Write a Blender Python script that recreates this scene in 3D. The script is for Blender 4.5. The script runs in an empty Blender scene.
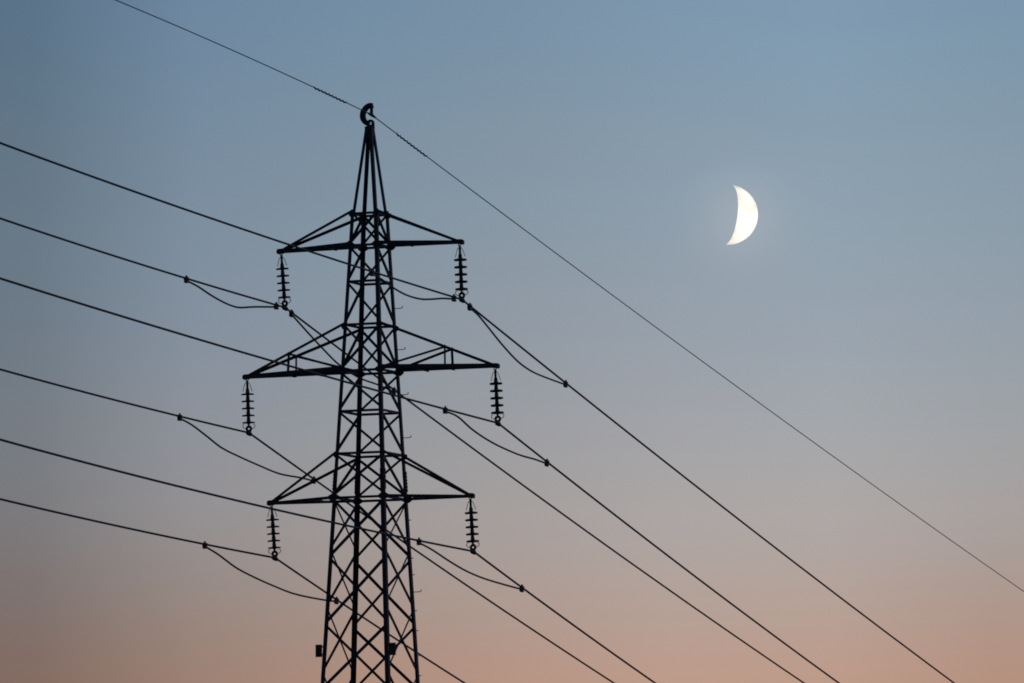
import bpy, bmesh, math
from math import radians as R, sin, cos, tan, pi
from mathutils import Vector, Matrix, Quaternion

scene = bpy.context.scene
C = scene.collection

# ------------------------------------------------------------------ camera
TILT, ROLL = R(5.7), R(0.2)
cam = bpy.data.cameras.new('camera')
cam.sensor_width = 36.0
cam.lens = 228.5
cam.clip_start = 0.5
cam.clip_end = 300000.0
camo = bpy.data.objects.new('camera', cam)
C.objects.link(camo)
camo.location = (0, 0, 1.7)
camo.rotation_euler = (Matrix.Rotation(R(90) + TILT, 4, 'X') @ Matrix.Rotation(-ROLL, 4, 'Z')).to_euler()
scene.camera = camo

# ------------------------------------------------------------------ exposure
EXPO = 0.8
GAIN = 2.0 ** EXPO
scene.view_settings.view_transform = 'Standard'
scene.view_settings.look = 'None'
scene.view_settings.gamma = 1.0
scene.view_settings.use_curve_mapping = False
scene.view_settings.exposure = EXPO
scene.cycles.filter_width = 1.8

# ------------------------------------------------------------------ world: dusk sky
MOON_DIR = Vector((0.033250, 0.992406, 0.118520)).normalized()
SUN_DIR = (Vector((0.991913, -0.018489, -0.125563)) * 0.9962 + MOON_DIR * 0.087).normalized()      # the sun, well below the horizon
SKY = [ (0.0000, (0.5857, 0.2830, 0.1584)), (0.0200, (0.5906, 0.3050, 0.1812)), (0.0400, (0.5424, 0.3302, 0.2377)), (0.0457, (0.5212, 0.3389, 0.2594)), (0.0514, (0.4988, 0.3497, 0.2838)), (0.0571, (0.4719, 0.3630, 0.3132)), (0.0629, (0.4506, 0.3751, 0.3417)), (0.0686, (0.4355, 0.3873, 0.3713)), (0.0743, (0.4191, 0.3914, 0.3887)), (0.0800, (0.3988, 0.3875, 0.3958)), (0.0857, (0.3773, 0.3816, 0.4016)), (0.0914, (0.3552, 0.3751, 0.4094)), (0.0971, (0.3338, 0.3681, 0.4165)), (0.1029, (0.3168, 0.3633, 0.4201)), (0.1086, (0.3023, 0.3596, 0.4226)), (0.1143, (0.2887, 0.3553, 0.4233)), (0.1200, (0.2756, 0.3500, 0.4233)), (0.1257, (0.2631, 0.3442, 0.4233)), (0.1314, (0.2508, 0.3385, 0.4239)), (0.1371, (0.2382, 0.3329, 0.4271)), (0.1429, (0.2263, 0.3272, 0.4310)), (0.1486, (0.2159, 0.3212, 0.4338)), (0.1543, (0.2077, 0.3148, 0.4338)), (0.1600, (0.2003, 0.3078, 0.4315)), (0.2000, (0.1620, 0.2582, 0.3916)), (0.2700, (0.1156, 0.1986, 0.3334)), (0.3500, (0.0844, 0.1559, 0.2831)), (0.5000, (0.0641, 0.1224, 0.2363)), (0.7500, (0.0455, 0.0899, 0.1864)), (1.0000, (0.0296, 0.0612, 0.1413)) ]
AZ_LOW = [ (-180.00, (0.2160, 0.2400, 0.3000)), (-30.00, (0.3037, 0.3080, 0.3356)), (-12.00, (0.3705, 0.3705, 0.3900)), (-8.00, (0.3898, 0.3848, 0.4073)), (-6.00, (0.3931, 0.3853, 0.4104)), (-4.90, (0.4132, 0.4042, 0.4314)), (-4.50, (0.4277, 0.4183, 0.4465)), (-4.20, (0.4519, 0.4425, 0.4705)), (-3.90, (0.4933, 0.4844, 0.5101)), (-3.60, (0.5419, 0.5339, 0.5551)), (-3.30, (0.5874, 0.5805, 0.5954)), (-3.00, (0.6281, 0.6218, 0.6302)), (-2.70, (0.6675, 0.6606, 0.6640)), (-2.30, (0.7152, 0.7048, 0.7041)), (-1.90, (0.7573, 0.7413, 0.7375)), (-1.40, (0.8065, 0.7820, 0.7756)), (-0.70, (0.8670, 0.8325, 0.8243)), (0.00, (0.9144, 0.8795, 0.8706)), (0.80, (0.9563, 0.9297, 0.9241)), (1.40, (0.9913, 0.9700, 0.9684)), (1.90, (1.0146, 0.9949, 0.9949)), (2.40, (1.0182, 0.9937, 0.9912)), (2.90, (0.9932, 0.9580, 0.9495)), (3.40, (0.9528, 0.9051, 0.8895)), (3.90, (0.9129, 0.8551, 0.8338)), (4.50, (0.8828, 0.8211, 0.7974)), (7.00, (0.8667, 0.8051, 0.7814)), (30.00, (0.9600, 0.8640, 0.8160)), (100.00, (0.9500, 0.9052, 0.8647)), (140.00, (0.4984, 0.4863, 0.4765)), (180.00, (0.2400, 0.2400, 0.2400)) ]
AZ_HIGH = [ (-180.00, (0.2160, 0.2400, 0.3000)), (-30.00, (0.3001, 0.3320, 0.3687)), (-12.00, (0.3705, 0.4095, 0.4485)), (-8.00, (0.4026, 0.4473, 0.4850)), (-6.00, (0.4174, 0.4654, 0.4996)), (-4.90, (0.4451, 0.4970, 0.5300)), (-4.50, (0.4629, 0.5170, 0.5499)), (-4.20, (0.4969, 0.5489, 0.5838)), (-3.90, (0.5576, 0.6020, 0.6417)), (-3.60, (0.6267, 0.6618, 0.7074)), (-3.30, (0.6813, 0.7125, 0.7625)), (-3.00, (0.7142, 0.7501, 0.8005)), (-2.70, (0.7374, 0.7814, 0.8282)), (-2.30, (0.7606, 0.8126, 0.8517)), (-1.90, (0.7842, 0.8318, 0.8625)), (-1.40, (0.8097, 0.8397, 0.8564)), (-0.70, (0.8441, 0.8502, 0.8513)), (0.00, (0.8838, 0.8883, 0.8883)), (0.80, (0.9263, 0.9314, 0.9315)), (1.40, (0.9617, 0.9684, 0.9685)), (1.90, (0.9850, 0.9942, 0.9942)), (2.40, (0.9982, 1.0134, 1.0128)), (2.90, (0.9973, 1.0232, 1.0207)), (3.40, (0.9854, 1.0209, 1.0167)), (3.90, (0.9686, 1.0070, 1.0021)), (4.50, (0.9161, 0.9303, 0.9256)), (7.00, (0.8983, 0.9119, 0.9074)), (30.00, (0.9600, 0.9600, 0.9600)), (100.00, (0.9500, 0.9500, 0.9500)), (140.00, (0.4984, 0.4984, 0.4984)), (180.00, (0.2400, 0.2400, 0.2400)) ]

world = bpy.data.worlds.new('World')
scene.world = world
world.use_nodes = True
nt = world.node_tree
nt.nodes.clear()
def N(tree, kind, **kw):
    n = tree.nodes.new(kind)
    for k, v in kw.items():
        setattr(n, k, v)
    return n
def math_node(tree, op, a, b=None, clamp=False):
    n = N(tree, 'ShaderNodeMath', operation=op, use_clamp=clamp)
    for i, v in enumerate((a, b)):
        if v is None: continue
        if isinstance(v, (int, float)): n.inputs[i].default_value = v
        else: tree.links.new(v, n.inputs[i])
    return n.outputs[0]
tc = N(nt, 'ShaderNodeTexCoord')
sep = N(nt, 'ShaderNodeSeparateXYZ')
nt.links.new(tc.outputs['Generated'], sep.inputs[0])
# colour of the twilight by elevation
elev = N(nt, 'ShaderNodeValToRGB')
def fill(ramp, stops):
    els = ramp.color_ramp.elements
    while len(els) > 1: els.remove(els[-1])
    els[0].position, els[0].color = stops[0]
    for p, c in stops[1:]:
        e = els.new(p); e.color = c
fill(elev, [(max(0.0, z), (c[0] / GAIN, c[1] / GAIN, c[2] / GAIN, 1)) for z, c in SKY])
nt.links.new(sep.outputs['Z'], elev.inputs[0])
# twilight brightness by azimuth, with lens vignetting painted into the sky (clockwise from north = +Y)
az = math_node(nt, 'ARCTAN2', sep.outputs['X'], sep.outputs['Y'])
az = math_node(nt, 'ADD', math_node(nt, 'DIVIDE', az, 2 * pi), 0.5)
ramps = []
for stops in (AZ_LOW, AZ_HIGH):                          # near the horizon / higher up
    azr = N(nt, 'ShaderNodeValToRGB')
    fill(azr, [(0.5 + a / 360.0, (*v, 1)) for a, v in stops])
    nt.links.new(az, azr.inputs[0])
    ramps.append(azr)
mr = N(nt, 'ShaderNodeMapRange', interpolation_type='SMOOTHSTEP')
mr.inputs['From Min'].default_value = 0.045; mr.inputs['From Max'].default_value = 0.095
nt.links.new(sep.outputs['Z'], mr.inputs['Value'])
azr = N(nt, 'ShaderNodeMixRGB', blend_type='MIX')
nt.links.new(mr.outputs[0], azr.inputs[0])
nt.links.new(ramps[0].outputs[0], azr.inputs[1]); nt.links.new(ramps[1].outputs[0], azr.inputs[2])
mul = N(nt, 'ShaderNodeMixRGB', blend_type='MULTIPLY')
mul.inputs[0].default_value = 1.0
nt.links.new(elev.outputs[0], mul.inputs[1]); nt.links.new(azr.outputs[0], mul.inputs[2])
# thin aureole of scattered moonlight
dot = N(nt, 'ShaderNodeVectorMath', operation='DOT_PRODUCT')
nrm = N(nt, 'ShaderNodeVectorMath', operation='NORMALIZE')
nt.links.new(tc.outputs['Generated'], nrm.inputs[0])
nt.links.new(nrm.outputs[0], dot.inputs[0])
AUR = (MOON_DIR + SUN_DIR * 0.0022).normalized()
dot.inputs[1].default_value = AUR
ang2 = math_node(nt, 'MULTIPLY', math_node(nt, 'SUBTRACT', 1.0, dot.outputs['Value']), 2.0)     # angle squared
g = math_node(nt, 'EXPONENT', math_node(nt, 'MULTIPLY', ang2, -1.0 / (0.0068 ** 2)))
aur = N(nt, 'ShaderNodeMixRGB', blend_type='ADD')
aur.inputs[0].default_value = 1.0
gm = N(nt, 'ShaderNodeMixRGB', blend_type='MULTIPLY'); gm.inputs[0].default_value = 1.0
gm.inputs[1].default_value = (0.070 / GAIN, 0.050 / GAIN, 0.040 / GAIN, 1)
nt.links.new(g, gm.inputs[2])
nt.links.new(mul.outputs[0], aur.inputs[1]); nt.links.new(gm.outputs[0], aur.inputs[2])
bg = N(nt, 'ShaderNodeBackground')
bg.inputs['Strength'].default_value = 1.0
nt.links.new(aur.outputs[0], bg.inputs['Color'])
# what single scattering still gives with the sun below the horizon
sky = N(nt, 'ShaderNodeTexSky', sky_type='NISHITA')
sky.sun_disc = False
sky.sun_elevation = math.asin(SUN_DIR.z)
sky.sun_rotation = math.atan2(SUN_DIR.x, SUN_DIR.y)
bg2 = N(nt, 'ShaderNodeBackground')
bg2.inputs['Strength'].default_value = 0.05
nt.links.new(sky.outputs[0], bg2.inputs['Color'])
add = N(nt, 'ShaderNodeAddShader')
nt.links.new(bg.outputs[0], add.inputs[0]); nt.links.new(bg2.outputs[0], add.inputs[1])
wo = N(nt, 'ShaderNodeOutputWorld')
nt.links.new(add.outputs[0], wo.inputs['Surface'])

# ------------------------------------------------------------------ sun (below the horizon: it only reaches the moon)
sl = bpy.data.lights.new('sun', 'SUN')
sl.energy = 5.0
sl.angle = R(0.5)
sl.color = (1.0, 0.91, 0.76)
so = bpy.data.objects.new('sun', sl)
C.objects.link(so)
so.rotation_euler = SUN_DIR.to_track_quat('Z', 'Y').to_euler()

# ------------------------------------------------------------------ materials
def material(name, col, rough=0.6, metal=0.0, noise=None, bump=0.0):
    m = bpy.data.materials.new(name)
    m.use_nodes = True
    t = m.node_tree
    b = t.nodes['Principled BSDF']
    b.inputs['Roughness'].default_value = rough
    b.inputs['Metallic'].default_value = metal
    b.inputs['Base Color'].default_value = (*col, 1)
    if noise:
        scale, col2, lo, hi = noise
        co = N(t, 'ShaderNodeTexCoord')
        nz = N(t, 'ShaderNodeTexNoise'); nz.inputs['Scale'].default_value = scale; nz.inputs['Detail'].default_value = 6
        t.links.new(co.outputs['Object'], nz.inputs['Vector'])
        rp = N(t, 'ShaderNodeValToRGB')
        fill(rp, [(lo, (*col, 1)), (hi, (*col2, 1))])
        t.links.new(nz.outputs['Fac'], rp.inputs[0])
        t.links.new(rp.outputs[0], b.inputs['Base Color'])
        if bump:
            bp = N(t, 'ShaderNodeBump'); bp.inputs['Strength'].default_value = bump
            t.links.new(nz.outputs['Fac'], bp.inputs['Height']); t.links.new(bp.outputs[0], b.inputs['Normal'])
    return m
M_STEEL = material('weathered_steel', (0.022, 0.028, 0.040), 0.65, 0.0, (3.0, (0.034, 0.040, 0.052), 0.35, 0.7), 0.1)
M_FIT = material('dark_fitting', (0.020, 0.023, 0.030), 0.55, 0.0, (14.0, (0.032, 0.034, 0.040), 0.4, 0.7))
M_DISC = material('brown_glaze', (0.022, 0.018, 0.018), 0.3, 0.0, (20.0, (0.032, 0.025, 0.022), 0.4, 0.7))
M_WIRE = material('dull_aluminium', (0.024, 0.024, 0.026), 0.6, 0.0, (8.0, (0.036, 0.036, 0.038), 0.4, 0.7))
M_EARTH = material('grey_steel_strand', (0.09, 0.095, 0.105), 0.55, 0.0, (8.0, (0.12, 0.124, 0.13), 0.4, 0.7))
M_PLATE = material('enamel_plate', (0.018, 0.018, 0.020), 0.5, 0.0, (9.0, (0.03, 0.028, 0.028), 0.4, 0.7))
M_CONC = material('concrete', (0.28, 0.27, 0.25), 0.9, 0.0, (6.0, (0.36, 0.35, 0.33), 0.35, 0.7), 0.2)
M_GROUND = material('dry_grass_field', (0.055, 0.06, 0.03), 0.95, 0.0, (0.06, (0.10, 0.085, 0.045), 0.35, 0.65), 0.3)
M_MOON = material('moon_rock', (0.26, 0.245, 0.205), 1.0, 0.0, (0.014, (0.17, 0.14, 0.10), 0.48, 0.66))
_t = M_MOON.node_tree                                    # the bright air in front of the moon adds its own light to the moon's
_p = _t.nodes['Principled BSDF']; _p.inputs['Specular IOR Level'].default_value = 0.0
_o = [n for n in _t.nodes if n.type == 'OUTPUT_MATERIAL'][0]
_a = N(_t, 'ShaderNodeAddShader'); _tr = N(_t, 'ShaderNodeBsdfTransparent')
_t.links.new(_p.outputs[0], _a.inputs[0]); _t.links.new(_tr.outputs[0], _a.inputs[1]); _t.links.new(_a.outputs[0], _o.inputs['Surface'])

# ------------------------------------------------------------------ helpers
def finish(name, bm, mat, parent=None, smooth=False):
    bmesh.ops.recalc_face_normals(bm, faces=bm.faces)
    me = bpy.data.meshes.new(name)
    bm.to_mesh(me); bm.free()
    me.materials.append(mat)
    if smooth:
        for p in me.polygons: p.use_smooth = True
    o = bpy.data.objects.new(name, me)
    C.objects.link(o)
    if parent: o.parent = parent
    return o
def tag(o, label, cat, group=None):
    o['label'] = label; o['category'] = cat
    if group: o['group'] = group
    return o
def empty(name, loc, rz=0.0):
    o = bpy.data.objects.new(name, None)
    o.empty_display_size = 0.3
    C.objects.link(o)
    o.location = loc; o.rotation_euler = (0, 0, rz)
    return o
def loft(bm, rings, caps=True):
    vs = [[bm.verts.new(p) for p in r] for r in rings]
    n = len(rings[0])
    for a, b in zip(vs, vs[1:]):
        for i in range(n):
            bm.faces.new((a[i], a[(i + 1) % n], b[(i + 1) % n], b[i]))
    if caps:
        bm.faces.new(vs[0][::-1]); bm.faces.new(vs[-1])
def angle_bar(bm, p0, p1, d1, d2, w, t=None, w2=None):
    """rolled steel angle: heel on the line p0-p1, flanges along d1 and d2"""
    p0, p1 = Vector(p0), Vector(p1)
    t = t or w * 0.13; w2 = w2 or w
    ax = (p1 - p0).normalized()
    d1 = Vector(d1); d1 = (d1 - ax * d1.dot(ax)).normalized()
    d2 = Vector(d2); d2 = d2 - ax * d2.dot(ax); d2 = (d2 - d1 * d2.dot(d1)).normalized()
    prof = [(0, 0), (w, 0), (w, t), (t, t), (t, w2), (0, w2)]
    loft(bm, [[p + d1 * a + d2 * b for a, b in prof] for p in (p0, p1)])
def box(bm, c, sx, sy, sz, X=(1, 0, 0), Y=(0, 1, 0), Z=(0, 0, 1), bev=0.0):
    c, X, Y, Z = Vector(c), Vector(X), Vector(Y), Vector(Z)
    k = min(bev, sx * .45, sy * .45)
    hx, hy = sx / 2, sy / 2
    prof = [(-hx + k, -hy), (hx - k, -hy), (hx, -hy + k), (hx, hy - k), (hx - k, hy), (-hx + k, hy), (-hx, hy - k), (-hx, -hy + k)] if k else [(-hx, -hy), (hx, -hy), (hx, hy), (-hx, hy)]
    loft(bm, [[c + X * a + Y * b + Z * s for a, b in prof] for s in (-sz / 2, sz / 2)])
def prism(bm, pts, n, th):
    """flat plate: outline pts (3D, planar), thickness th centred along n"""
    n = Vector(n).normalized()
    loft(bm, [[Vector(p) + n * s for p in pts] for s in (-th / 2, th / 2)])
def tube(bm, pts, r, k=8):
    pts = [Vector(p) for p in pts]
    rad = r if isinstance(r, (list, tuple)) else [r] * len(pts)
    rings = []; up = None
    for i, p in enumerate(pts):
        d = (pts[min(i + 1, len(pts) - 1)] - pts[max(i - 1, 0)]).normalized()
        if up is None:
            up = d.cross(Vector((0, 0, 1)) if abs(d.z) < .9 else Vector((1, 0, 0))).normalized()
        up = (up - d * up.dot(d)).normalized()
        b = d.cross(up)
        rings.append([p + (up * cos(2 * pi * j / k) + b * sin(2 * pi * j / k)) * rad[i] for j in range(k)])
    loft(bm, rings)
def lathe(bm, prof, k=20, z0=0.0, c=(0, 0)):
    rings = [[Vector((c[0] + r * cos(2 * pi * j / k), c[1] + r * sin(2 * pi * j / k), z0 + z)) for j in range(k)] for r, z in prof]
    loft(bm, rings)
def torus(bm, c, R0, r, A, B, k=18, m=8, a0=0.0, a1=2 * pi):
    c, A, B = Vector(c), Vector(A).normalized(), Vector(B).normalized()
    Nn = A.cross(B)
    rings = []
    for i in range(k + 1):
        a = a0 + (a1 - a0) * i / k
        d = A * cos(a) + B * sin(a)
        rings.append([c + d * (R0 + r * cos(2 * pi * j / m)) + Nn * (r * sin(2 * pi * j / m)) for j in range(m)])
    loft(bm, rings)
def smooth_path(pts, n=5):
    """Catmull-Rom through 2D/3D points"""
    P = [Vector(p) for p in pts]
    P = [P[0] * 2 - P[1]] + P + [P[-1] * 2 - P[-2]]
    out = []
    for i in range(1, len(P) - 2):
        for j in range(n):
            t = j / n
            a, b, c, d = P[i - 1], P[i], P[i + 1], P[i + 2]
            out.append(0.5 * ((2 * b) + (c - a) * t + (2 * a - 5 * b + 4 * c - d) * t * t + (3 * b - a - 3 * c + d) * t ** 3))
    out.append(P[-2])
    return out

# ------------------------------------------------------------------ ground
TX, TY = -3.952, 180.0                                   # foot of the pylon
PH = R(20.25)                                           # bearing of the line
W = Vector((sin(PH), cos(PH), 0))
def hgt(x, y):
    t = (x - TX) * W.x + (y - TY) * W.y
    s = min(1.0, max(0.0, (t - 25) / 330.0)); s = s * s * (3 - 2 * s)
    d = math.hypot(x - TX, y - TY)
    near = min(1.0, max(0.0, (d - 8) / 60.0)); nc = min(1.0, max(0.0, (math.hypot(x, y) - 4) / 40.0))
    und = (sin(x * .031 + 1.3) * cos(y * .027) * 0.9 + sin(x * .011 - y * .008) * 2.0) * near * nc
    return -38 * s + und - 0.4 * near * nc
bm = bmesh.new()
NA = 96
rs = [0.0] + [3 * 1.118 ** i for i in range(70)]
rs = [r for r in rs if r < 6500] + [7000.0]
rings = []
for r in rs[1:]:
    rings.append([bm.verts.new((TX + r * cos(2 * pi * j / NA), TY + r * sin(2 * pi * j / NA), hgt(TX + r * cos(2 * pi * j / NA), TY + r * sin(2 * pi * j / NA)))) for j in range(NA)])
c0 = bm.verts.new((TX, TY, hgt(TX, TY)))
for j in range(NA):
    bm.faces.new((c0, rings[0][j], rings[0][(j + 1) % NA]))
for a, b in zip(rings, rings[1:]):
    for j in range(NA):
        bm.faces.new((a[j], a[(j + 1) % NA], b[(j + 1) % NA], b[j]))
ground = finish('ground', bm, M_GROUND, None, True)
ground['kind'] = 'structure'

# ------------------------------------------------------------------ moon: the sunlit lune, a solid shell section 30 km away
MD = 30000.0
MR = MD * 0.00462
bm = bmesh.new()
Lx = Vector((0.991913, -0.018489, -0.125563)); Lx = (Lx - MOON_DIR * Lx.dot(MOON_DIR)).normalized()
Lz = Lx.cross(-MOON_DIR).normalized()                              # along the line of cusps
Ly = -MOON_DIR                                                     # towards us
A0, A1 = R(-25), R(90 - 18.6)                                      # azimuth of the lune: past the limb ... terminator
n1, n2 = 40, 40
grid_o, grid_i = [], []
for i in range(n1 + 1):
    th = R(2) + (pi - R(4)) * i / n1
    ro, ri = [], []
    for j in range(n2 + 1):
        a = A0 + (A1 - A0) * j / n2
        d = (Lx * cos(a) + Ly * sin(a)) * sin(th) + Lz * cos(th)
        ro.append(bm.verts.new(d * MR))
        dep = 0.25 * sin(pi * j / n2) * sin(th)
        ri.append(bm.verts.new(d * MR * (1 - dep)))
    grid_o.append(ro); grid_i.append(ri)
for gsurf in (grid_o, grid_i):
    for i in range(n1):
        for j in range(n2):
            bm.faces.new((gsurf[i][j], gsurf[i + 1][j], gsurf[i + 1][j + 1], gsurf[i][j + 1]))
moon = finish('moon', bm, M_MOON, None, True)
moon.location = MOON_DIR * MD + Vector((0, 0, 1.7))
tag(moon, 'bright white crescent moon in the clear dusk sky', 'moon')

# ------------------------------------------------------------------ pylon
TH = R(23.4)
pylon = empty('pylon', (TX, TY, 0), -TH)
tag(pylon, 'dark steel lattice pylon with three pairs of crossarms and a pointed peak', 'pylon')
def half(z): return 0.397 + 0.0487 * (23.31 - z)
SG = [(-1, -1), (1, -1), (1, 1), (-1, 1)]
def corner(i, z):
    a = half(z); return Vector((SG[i][0] * a, SG[i][1] * a, z))
FACES = [(0, 1, Vector((0, -1, 0))), (1, 2, Vector((1, 0, 0))), (2, 3, Vector((0, 1, 0))), (3, 0, Vector((-1, 0, 0)))]
Z_PEAK, Z_CAP = 23.33, 25.52
Z_T, Z_M, Z_L = 22.355, 18.842, 15.300
ARM_TOP = {'T': 23.30, 'M': 20.15, 'L': 16.56}
R1, R2 = 21.37, 17.74
LEN_T, LEN_M, LEN_L = 2.80, 3.86, 3.10

# legs
legs = []
for i, (sx, sy) in enumerate(SG):
    bm = bmesh.new()
    angle_bar(bm, corner(i, 15.2), corner(i, 23.36), (-sx, 0, 0), (0, -sy, 0), 0.105, 0.014)
    angle_bar(bm, corner(i, 0.0), corner(i, 15.2), (-sx, 0, 0), (0, -sy, 0), 0.12, 0.016)
    legs.append(finish('leg', bm, M_STEEL, pylon))
    bm = bmesh.new()
    c = corner(i, 0)
    lathe(bm, [(0.45, -0.7), (0.45, 0.18), (0.40, 0.24), (0.12, 0.25)], 18, 0.0, (c.x, c.y))
    finish('footing', bm, M_CONC, pylon)
# step bolts up the outer edge of one leg
def step_bolt(z, ln, hook):
    bm = bmesh.new()
    p = corner(2, z) + Vector((0.0, -0.05, 0))
    if hook:
        tube(bm, smooth_path([p + Vector((-0.03, 0, 0)), p + Vector((ln * .8, 0.0, 0.004)), p + Vector((ln * .96, 0, 0.02)), p + Vector((ln, 0, 0.07))], 3), 0.012, 6)
    else:
        tube(bm, [p + Vector((-0.03, 0, 0)), p + Vector((ln, 0, 0)), p + Vector((ln + .012, 0, 0))], [0.012, 0.012, 0.02], 6)
    finish('step_bolt', bm, M_STEEL, legs[2])
for z in (20.62, 19.47, 18.21, 17.01, 12.72): step_bolt(z, 0.25, True)
for z in (14.72, 14.2, 13.66, 13.2, 12.2, 11.65, 10.95, 10.4, 9.5, 8.6, 7.7, 6.8, 5.9, 5.0, 4.1): step_bolt(z, 0.06, False)
# spliced joints of the legs: cover angles with bolt heads
for i, (sx, sy) in enumerate(SG):
    bm = bmesh.new()
    o = Vector((sx * .014, sy * .014, 0))
    angle_bar(bm, corner(i, 15.50) + o, corner(i, 16.08) + o, (-sx, 0, 0), (0, -sy, 0), 0.125, 0.013)
    for k in range(6):
        c = corner(i, 15.55 + k * .095) + o
        tube(bm, [c + Vector((-sx * .02, -sy * .055, 0)), c + Vector((sx * .03, -sy * .055, 0))], 0.02, 6)
        tube(bm, [c + Vector((-sx * .055, -sy * .02, .045)), c + Vector((-sx * .055, sy * .03, .045))], 0.02, 6)
    finish('splice_plate', bm, M_STEEL, legs[i])

def brace(face, z0, z1, rev=False, layer=0, w=0.068):
    i, j, n = FACES[face]
    if rev: i, j = j, i
    a, b = corner(i, z0), corner(j, z1)
    inw = -n
    off = inw * (0.018 + 0.016 * layer)
    e = (b - a).normalized()
    a2, b2 = a + e * 0.05 + off, b - e * 0.05 + off
    bm = bmesh.new()
    side = e.cross(n)
    if side.z < 0: side = -side
    mid = side * (w / 2)
    angle_bar(bm, a2 - mid, b2 - mid, side, inw, w, 0.009, w * 0.8)
    return finish('brace', bm, M_STEEL, pylon)
def ring(z, w=0.07):
    for i, j, n in FACES:
        a, b = corner(i, z), corner(j, z)
        e = (b - a).normalized()
        bm = bmesh.new()
        o = -n * 0.034
        angle_bar(bm, a + e * 0.02 + o, b - e * 0.02 + o, (0, 0, -1), -n, w, 0.009, 0.03)
        finish('cross_member', bm, M_STEEL, pylon)
def single(z0, z1):
    brace(0, z0, z1); brace(1, z0, z1); brace(2, z0, z1); brace(3, z0, z1)     # front OL>IR, right IR>OR, back OR>IL, left IL>OL
def cross(z0, z1, faces, w=0.068):
    for f in faces:
        brace(f, z0, z1, False, 0, w); brace(f, z0, z1, True, 1, w)
def armbay(z0, z1):
    cross(z0, z1, (0, 2)); brace(1, z0, z1); brace(3, z0, z1)
# bays from the top down
armbay(23.30, 22.42)
single(22.33, 21.37); single(21.33, 20.20)
armbay(20.12, 18.92)
single(18.78, 17.76); single(17.70, 16.60)
armbay(16.50, 15.38)
fz = [15.28, 13.66, 11.80, 9.96, 7.85, 5.5, 2.9, 0.12]
sz = [15.25, 13.88, 12.28, 10.46, 8.45, 6.1, 3.3, 0.12]
for a, b in zip(fz, fz[1:]): cross(a - .02, b + .02, (0, 2), 0.075)
for a, b in zip(sz, sz[1:]): cross(a - .02, b + .02, (1, 3), 0.058)
for z in (23.28, Z_T + .03, R1, 20.16, Z_M + .03, R2, 16.56, Z_L + .03): ring(z)

# gusset plates on the front and back faces where the arms join
def gusset(i, z, wi, wo, hu, hd):
    sx, sy = SG[i]
    c = corner(i, z) + Vector((0, sy * 0.010, 0))
    pts = [(-wo, -hd * .3), (-wo * .3, -hd), (wi * .35, -hd), (wi, -hd * .35), (wi, hu * .2), (wi * .3, hu), (0, hu), (-wo, hu * .4)]
    bm = bmesh.new()
    prism(bm, [c + Vector((-sx * a, 0, b)) for a, b in pts], (0, 1, 0), 0.014)
    finish('gusset_plate', bm, M_STEEL, pylon)
for z in (Z_T, Z_M, Z_L):
    for i in range(4): gusset(i, z, 0.19, 0.13, 0.12, 0.10)
for z in (23.26, 20.10, 16.52):
    for i in range(4): gusset(i, z, 0.11, 0.07, 0.05, 0.11)

# crossarms
def crossarm(s, zb, zt, L, post=None, cw=0.09, dz=0.02, up=0.0):
    arm = None
    ab, at = half(zb), half(zt)
    tip = Vector((s * L, 0, zb - dz))
    bm = bmesh.new()
    # tip plate: the parent mesh of the arm
    prism(bm, [tip + Vector((s * a, 0, b)) for a, b in ((-.13, -.055), (.02, -.075), (.055, -.05), (.055, .035), (.01, .07), (-.12, .075))], (0, 1, 0), 0.13)
    arm = finish('crossarm', bm, M_STEEL, pylon)
    for sy in (-1, 1):
        rb = Vector((s * (ab - .05), sy * (ab + .018), zb - .05 + up))
        rt_ = Vector((s * (at - .03), sy * (at + .018), zt + (.05 if sy < 0 else -.02)))
        tb = tip + Vector((-s * .05, sy * .045, -.05)); tt = tip + Vector((-s * .05, sy * .045, .045))
        bm = bmesh.new(); angle_bar(bm, rb, tb, (0, 0, 1), (0, -sy, 0), cw, 0.012); finish('bottom_chord', bm, M_STEEL, arm)
        bm = bmesh.new(); angle_bar(bm, rt_, tt, (0, 0, -1), (0, -sy, 0), 0.075, 0.011); finish('top_chord', bm, M_STEEL, arm)
        if post:
            f = (post - ab) / (L - ab)
            pb = rb.lerp(tb, f); pt = rt_.lerp(tt, f)
            pt = pt + Vector((pb.x - pt.x, 0, 0)) + (rt_ - tt) * ((pb.x - pt.x) / (rt_.x - tt.x)) - Vector((pb.x - pt.x, 0, 0)) if False else pt
            bm = bmesh.new(); angle_bar(bm, pb + Vector((0, -sy * .02, -.02)), pt + Vector((0, -sy * .02, 0)), (s, 0, 0), (0, -sy, 0), 0.055, 0.009); finish('post', bm, M_STEEL, arm)
            leg_in = Vector((s * ab, sy * (ab - .03), zb + .10))
            bm = bmesh.new(); angle_bar(bm, pt + Vector((0, -sy * .03, -.03)), leg_in, (0, 0, -1), (0, -sy, 0), 0.06, 0.009); finish('diagonal', bm, M_STEEL, arm)
    # struts tying the two bottom chords
    fr = (0.3, ((post - ab) / (L - ab)) if post else 0.6)
    for f in fr:
        x = s * (ab + (L - ab) * f); y = ab * (1 - f) + .045 * f
        bm = bmesh.new(); angle_bar(bm, (x, -y, zb - .045), (x, y, zb - .045), (s, 0, 0), (0, 0, 1), 0.05, 0.008); finish('strut', bm, M_STEEL, arm)
    return arm
for s in (-1, 1):
    crossarm(s, Z_T, ARM_TOP['T'], LEN_T, None, 0.095, 0.02, 0.045)
    crossarm(s, Z_M, ARM_TOP['M'], LEN_M, 2.43, 0.115, 0.0, 0.065)
    crossarm(s, Z_L, ARM_TOP['L'], LEN_L, None, 0.078, 0.025, 0.02)

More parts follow.
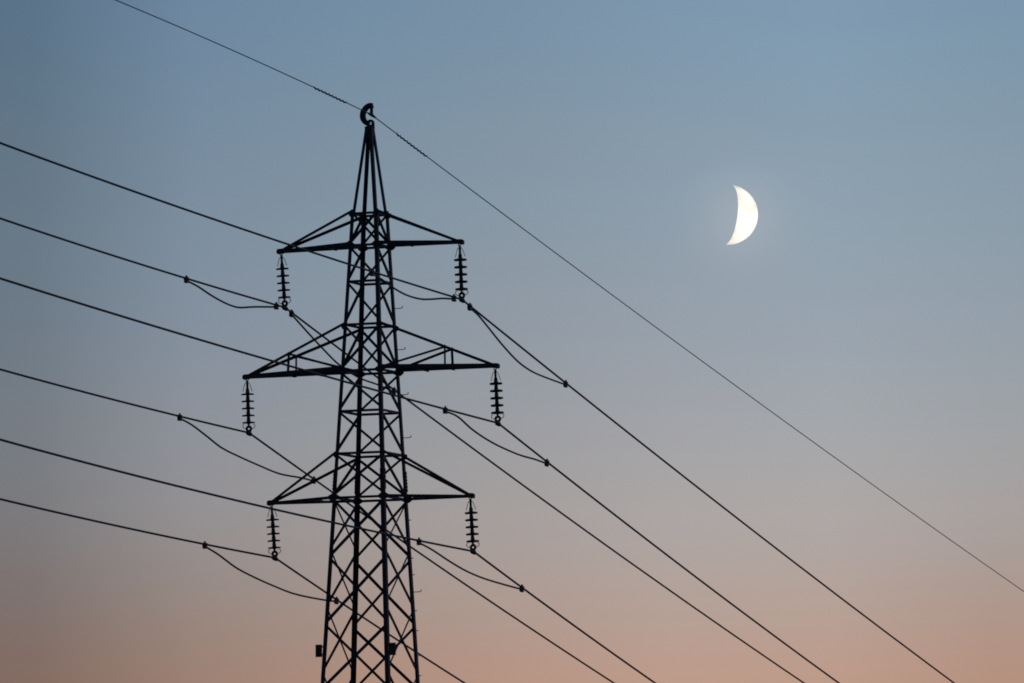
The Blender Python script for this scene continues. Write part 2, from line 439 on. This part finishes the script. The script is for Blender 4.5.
# peak
for i, (sx, sy) in enumerate(SG):
    a = half(23.30) - 0.03
    p0 = Vector((sx * a, sy * a, 23.28)); p1 = Vector((sx * .105, sy * .105, 25.62))
    bm = bmesh.new(); angle_bar(bm, p0, p1, (-sx, 0, 0), (0, -sy, 0), 0.09, 0.011)
    finish('peak_post', bm, M_STEEL, pylon)
bm = bmesh.new()
box(bm, (0, 0, 25.56), 0.225, 0.225, 0.30, bev=0.02)
cap = finish('peak_cap', bm, M_STEEL, pylon)
bm = bmesh.new()                                           # lug with an eye
zc, ro, ri = 25.80, 0.11, 0.042
n = 24
for yy in (0,):
    outer, inner = [], []
    for k in range(n):
        a = 2 * pi * k / n
        ox, oz = ro * cos(a), ro * sin(a)
        if oz < 0: oz = max(-0.12, oz * 1.3); ox = ro * (1 if cos(a) > .35 else -1 if cos(a) < -.35 else cos(a) / .35)
        outer.append((ox, oz)); inner.append((ri * cos(a), ri * sin(a)))
    vv = []
    for y in (-.03, .03):
        vv.append(([bm.verts.new((0.028 + x, y, zc + z)) for x, z in outer], [bm.verts.new((0.028 + x, y, zc + z)) for x, z in inner]))
    for k in range(n):
        q = (k + 1) % n
        for o_, i_ in vv: bm.faces.new((o_[k], o_[q], i_[q], i_[k]))
        bm.faces.new((vv[0][0][k], vv[0][0][q], vv[1][0][q], vv[1][0][k]))
        bm.faces.new((vv[0][1][k], vv[0][1][q], vv[1][1][q], vv[1][1][k]))
finish('lug', bm, M_STEEL, cap)
bm = bmesh.new()                                           # swan-neck bracket that carries the earth wire
mid = smooth_path([(0.085, 0, 26.31), (-0.01, 0, 26.305), (-0.12, 0, 26.235), (-0.20, 0, 26.11), (-0.205, 0, 25.96), (-0.13, 0, 25.84), (-0.02, 0, 25.775)], 4)
rings_ = []
for i, p in enumerate(mid):
    d = (mid[min(i + 1, len(mid) - 1)] - mid[max(i - 1, 0)]).normalized()
    nn = Vector((d.z, 0, -d.x))
    wv = 0.058 + 0.014 * sin(pi * i / (len(mid) - 1))
    rings_.append([p + nn * (wv * a) + Vector((0, .05 * b, 0)) for a, b in ((-1, -1), (1, -1), (1, 1), (-1, 1))])
loft(bm, rings_)
finish('earth_wire_bracket', bm, M_STEEL, cap)
bm = bmesh.new()
box(bm, (0.055, 0, 26.17), 0.085, 0.05, 0.27, bev=0.008)
tube(bm, [(0.055, -.06, 26.27), (0.055, .06, 26.27)], 0.05, 8)
finish('hanger', bm, M_FIT, cap)

# number plates
for i, s in ((0, -1), (1, 1)):
    c = corner(i, 11.05)
    bm = bmesh.new()
    box(bm, c + Vector((s * 0.125, 0.014, 0)), 0.195, 0.022, 0.345, bev=0.004)
    for dz in (-.11, .11):
        box(bm, c + Vector((s * 0.03, 0.034, dz)), 0.14, 0.015, 0.04)
    finish('number_plate', bm, M_PLATE, pylon)

# ------------------------------------------------------------------ insulator strings
DISC_Z = [-0.455, -0.662, -0.869, -1.076, -1.283]
def make_string():
    root = empty('insulator_string', (0, 0, 0))
    bm = bmesh.new()                                       # shackle and rod at the top
    torus(bm, (0, 0, -.03), 0.04, 0.013, (1, 0, 0), (0, 0, 1), 14, 6)
    tube(bm, [(0, 0, -.05), (0, 0, -.30)], 0.036, 8)
    tube(bm, [(-.035, 0, -.13), (.035, 0, -.13)], 0.018, 6)
    finish('shackle', bm, M_FIT, root)
    for z in DISC_Z:
        bm = bmesh.new()
        lathe(bm, [(0.032, .165), (0.042, .155), (0.054, .11), (0.056, .05), (0.060, .026), (0.14, .018), (0.178, .010), (0.178, -.032), (0.12, -.028), (0.055, -.028), (0.042, -.05), (0.032, -.06)], 20, z)
        finish('disc', bm, M_DISC, root, True)
    for s in (-1, 1):                                      # arcing horns
        bm = bmesh.new()
        tube(bm, smooth_path([(s * .015, 0, -.13), (s * .06, 0, -.14), (s * .095, 0, -.22), (s * .145, 0, -.38)], 4), 0.009, 6)
        finish('arcing_horn', bm, M_FIT, root)
        bm = bmesh.new()
        tube(bm, smooth_path([(s * .03, 0, -1.45), (s * .12, 0, -1.46), (s * .18, 0, -1.42), (s * .185, 0, -1.36), (s * .14, 0, -1.34)], 4), 0.010, 6)
        finish('arcing_horn', bm, M_FIT, root)
    bm = bmesh.new()                                       # yoke eye
    torus(bm, (0, 0, -1.47), 0.066, 0.038, (1, 0, 0), (0, 0, 1), 18, 8)
    tube(bm, [(0, 0, -1.33), (0, 0, -1.41)], 0.03, 8)
    finish('yoke', bm, M_FIT, root)
    return root
def copy_tree(o, parent=None):
    c = o.copy(); C.objects.link(c)
    if parent: c.parent = parent
    for ch in list(o.children): copy_tree(ch, c)
    return c
proto = make_string()

# conductors: clamp point, (slope, curvature) towards us and away
WIRES = {
    'TL': ((-6.359, 181.193, 20.766), (-0.0108, 0.00058), (-0.1932, 0.00031)),
    'TR': ((-1.380, 178.907, 20.730), (-0.0089, 0.00043), (-0.1900, 0.00023)),
    'ML': ((-7.384, 181.636, 17.282), (-0.0100, 0.00055), (-0.1982, 0.00042)),
    'MR': ((-0.394, 178.464, 17.257), (-0.0102, 0.00033), (-0.1986, 0.00038)),
    'LL': ((-6.643, 181.323, 13.748), (-0.0094, 0.00060), (-0.2013, 0.00070)),
    'LR': ((-1.086, 178.777, 13.739), (-0.0048, 0.00053), (-0.2036, 0.00062)),
}
ARMS = {'T': (Z_T - .04, LEN_T, 'top'), 'M': (Z_M - .02, LEN_M, 'longest middle'), 'L': (Z_L - .04, LEN_L, 'lowest')}
SIDE = {'L': (-1, 'left'), 'R': (1, 'right')}
U = Vector((cos(TH), -sin(TH), 0))
V = Vector((sin(TH), cos(TH), 0))
first = True
for key, (cp, lf, rg) in WIRES.items():
    za, La, an = ARMS[key[0]]; sg, sn = SIDE[key[1]]
    clamp = Vector(cp)
    top = Vector((TX, TY, za - 0.02)) + U * (sg * (La - 0.065))
    d = clamp - top
    st = proto if first else copy_tree(proto)
    first = False
    q = Vector((0, 0, -1)).rotation_difference(d.normalized())
    st.location = top
    st.rotation_euler = (q @ Quaternion((0, 0, 1), -TH)).to_euler()
    tag(st, 'dark insulator string of five discs hanging from the %s tip of the %s crossarm' % (sn, an), 'insulator', 'insulator strings under the crossarms')
    k = d.length / 1.585
    st.scale = (1, 1, k)
    # conductor
    ts = [-165 + 5 * i for i in range(27)] + [-30 + 1.0 * i for i in range(60)] + [30 + 5 * i for i in range(41)]
    pts = []
    for t in ts:
        a, b = lf if t < 0 else rg
        pts.append(W * t + Vector((0, 0, a * t + b * t * t)))
    w = empty('conductor_wire', clamp)
    tag(w, 'dark conductor wire sagging past the insulator under the %s tip of the %s crossarm' % (sn, an), 'power line', 'conductor wires of the power line')
    bm = bmesh.new(); tube(bm, pts, 0.029, 8); finish('strand', bm, M_WIRE, w, True)
    bm = bmesh.new()                                       # boat-shaped suspension clamp
    prof = [(-.17, .022), (-.10, .035), (0, .045), (.10, .035), (.17, .022)]
    rr = []
    for t, r_ in prof:
        a, b = lf if t < 0 else rg
        p = W * t + Vector((0, 0, a * t - 0.012))
        nx = Vector((W.y, -W.x, 0))
        rr.append([p + nx * (r_ * 1.7 * cos(2 * pi * m / 8)) + Vector((0, 0, r_ * 1.7 * sin(2 * pi * m / 8))) for m in range(8)])
    loft(bm, rr)
    tube(bm, [Vector((0, 0, 0.02)) + (-d.normalized()) * 0.0, Vector((0, 0, 0)) + (-d.normalized()) * 0.08], 0.045, 8)
    finish('suspension_clamp', bm, M_FIT, w)

# damper loops: a short length of cable clamped below the conductor on either side of its insulator
LOOPS = [
    ('TL', 'slack damper loop under the wire left of the topmost left insulator', [(-7.029, 0.063), (-6.228, -0.036), (-5.35, -0.178), (-4.479, -0.285), (-3.806, -0.329), (-3.25, -0.319), (-2.237, -0.201), (-0.641, -0.009)]),
    ('TL', 'slack damper loop running from the topmost left insulator down behind the lattice body', [(0.482, -0.123), (1.19, -0.38), (2.13, -0.684), (3.002, -0.952), (3.92, -1.213), (4.924, -1.397), (5.899, -1.509), (7.083, -1.56), (8.4, -1.605)]),
    ('TR', 'slack damper loop between the lattice body and the topmost right insulator', [(-6.796, 0.096), (-6.065, -0.059), (-5.225, -0.198), (-4.287, -0.295), (-3.234, -0.302), (-2.329, -0.219), (-1.477, -0.115), (-0.624, -0.014)]),
    ('TR', 'slack damper loop dropping away to the right below the topmost right insulator', [(0.612, -0.118), (1.258, -0.31), (1.972, -0.545), (3.173, -0.957), (4.39, -1.306), (5.416, -1.482), (6.454, -1.563), (8.445, -1.612)]),
    ('ML', 'slack damper loop passing beneath the insulator under the left tip of the middle crossarm', [(-4.931, 0.043), (-4.101, -0.104), (-3.109, -0.318), (-1.985, -0.572), (-0.726, -0.722), (0.689, -0.86), (2.252, -0.986), (3.84, -0.985), (4.846, -0.963)]),
    ('MR', 'slack damper loop passing beneath the insulator under the right tip of the middle crossarm', [(-4.079, 0.01), (-3.128, -0.081), (-2.045, -0.334), (-0.832, -0.53), (0.39, -0.66), (1.772, -0.755), (2.914, -0.78), (3.938, -0.792)]),
    ('LL', 'slack damper loop passing beneath the insulator under the left tip of the lowest crossarm', [(-5.022, 0.015), (-4.062, -0.163), (-2.843, -0.44), (-1.616, -0.62), (-0.095, -0.794), (1.45, -0.93), (3.315, -0.975), (4.622, -0.961)]),
    ('LR', 'slack damper loop passing beneath the insulator under the right tip of the lowest crossarm', [(-4.158, -0.006), (-3.157, -0.158), (-1.848, -0.388), (-0.528, -0.58), (0.811, -0.70), (2.322, -0.775), (3.864, -0.827)]),
]
def line_z(key, t):
    a, b = WIRES[key][1] if t < 0 else WIRES[key][2]
    return a * t + b * t * t
NX = Vector((W.y, -W.x, 0))
for key, label, tz in LOOPS:
    cp = Vector(WIRES[key][0])
    lo = empty('damper_loop', cp)
    tag(lo, label, 'cable loop', 'damper loops clamped under the conductors')
    tz = list(tz)
    for e in (0, -1):                                      # both ends are clamped to the conductor just under it
        tz[e] = (tz[e][0], line_z(key, tz[e][0]) - 0.055)
    P = smooth_path([W * t + Vector((0, 0, z)) for t, z in tz], 5)
    bm = bmesh.new(); tube(bm, P, 0.027, 8); finish('cable', bm, M_WIRE, lo, True)
    for e in (0, -1):
        t = tz[e][0]; z = line_z(key, t)
        a, b = WIRES[key][1] if t < 0 else WIRES[key][2]
        X = (W + Vector((0, 0, a))).normalized(); Zv = NX.cross(X); Zv = Zv if Zv.z > 0 else -Zv
        c = W * t + Vector((0, 0, z - 0.02))
        bm = bmesh.new()
        box(bm, c - Zv * .02, 0.17, 0.10, 0.16, X, NX, Zv, 0.03)
        tube(bm, [c - NX * .07 + Zv * .0, c + NX * .07], 0.028, 8)
        tube(bm, [c + Zv * .06, c + Zv * .105], 0.026, 8)
        finish('loop_clamp', bm, M_FIT, lo)

# ------------------------------------------------------------------ earth wire
ep = Vector((-3.902, 179.985, 26.043))
def earth_z(t):
    if t < -20: return (0.0533 * 20 - 0.00074 * 400) + (-0.0237) * (t + 20)
    if t < 0: return -0.0533 * t - 0.00074 * t * t
    return -0.1543 * t + 0.000144 * t * t
ew = empty('earth_wire', ep)
tag(ew, 'thin earth wire running over the peak of the pylon', 'power line')
ts = [-165 + 5 * i for i in range(27)] + [-30 + 1.0 * i for i in range(60)] + [30 + 5 * i for i in range(41)]
bm = bmesh.new(); tube(bm, [W * t + Vector((0, 0, earth_z(t))) for t in ts], 0.0145, 8)
finish('strand', bm, M_EARTH, ew, True)
def spiral(t0, t1, rad, r):
    bm = bmesh.new()
    n = int((t1 - t0) * 60)
    pts = []
    for i in range(n + 1):
        t = t0 + (t1 - t0) * i / n
        a = 2 * pi * (t - t0) / 0.26
        pts.append(W * t + Vector((0, 0, earth_z(t))) + (NX * cos(a) + Vector((0, 0, 1)) * sin(a)) * rad)
    tube(bm, pts, r, 5)
    finish('spiral_damper', bm, M_FIT, ew, True)
spiral(-4.3, -1.9, 0.026, 0.014)
spiral(1.9, 4.3, 0.026, 0.014)
bm = bmesh.new()
rr = []
for t, r_ in ((-.30, .018), (-.2, .03), (-.08, .045), (.08, .045), (.2, .035), (.36, .018)):
    p = W * t + Vector((0, 0, earth_z(t)))
    rr.append([p + NX * (r_ * cos(2 * pi * m / 8)) + Vector((0, 0, r_ * sin(2 * pi * m / 8))) for m in range(8)])
loft(bm, rr)
finish('suspension_clamp', bm, M_FIT, ew)
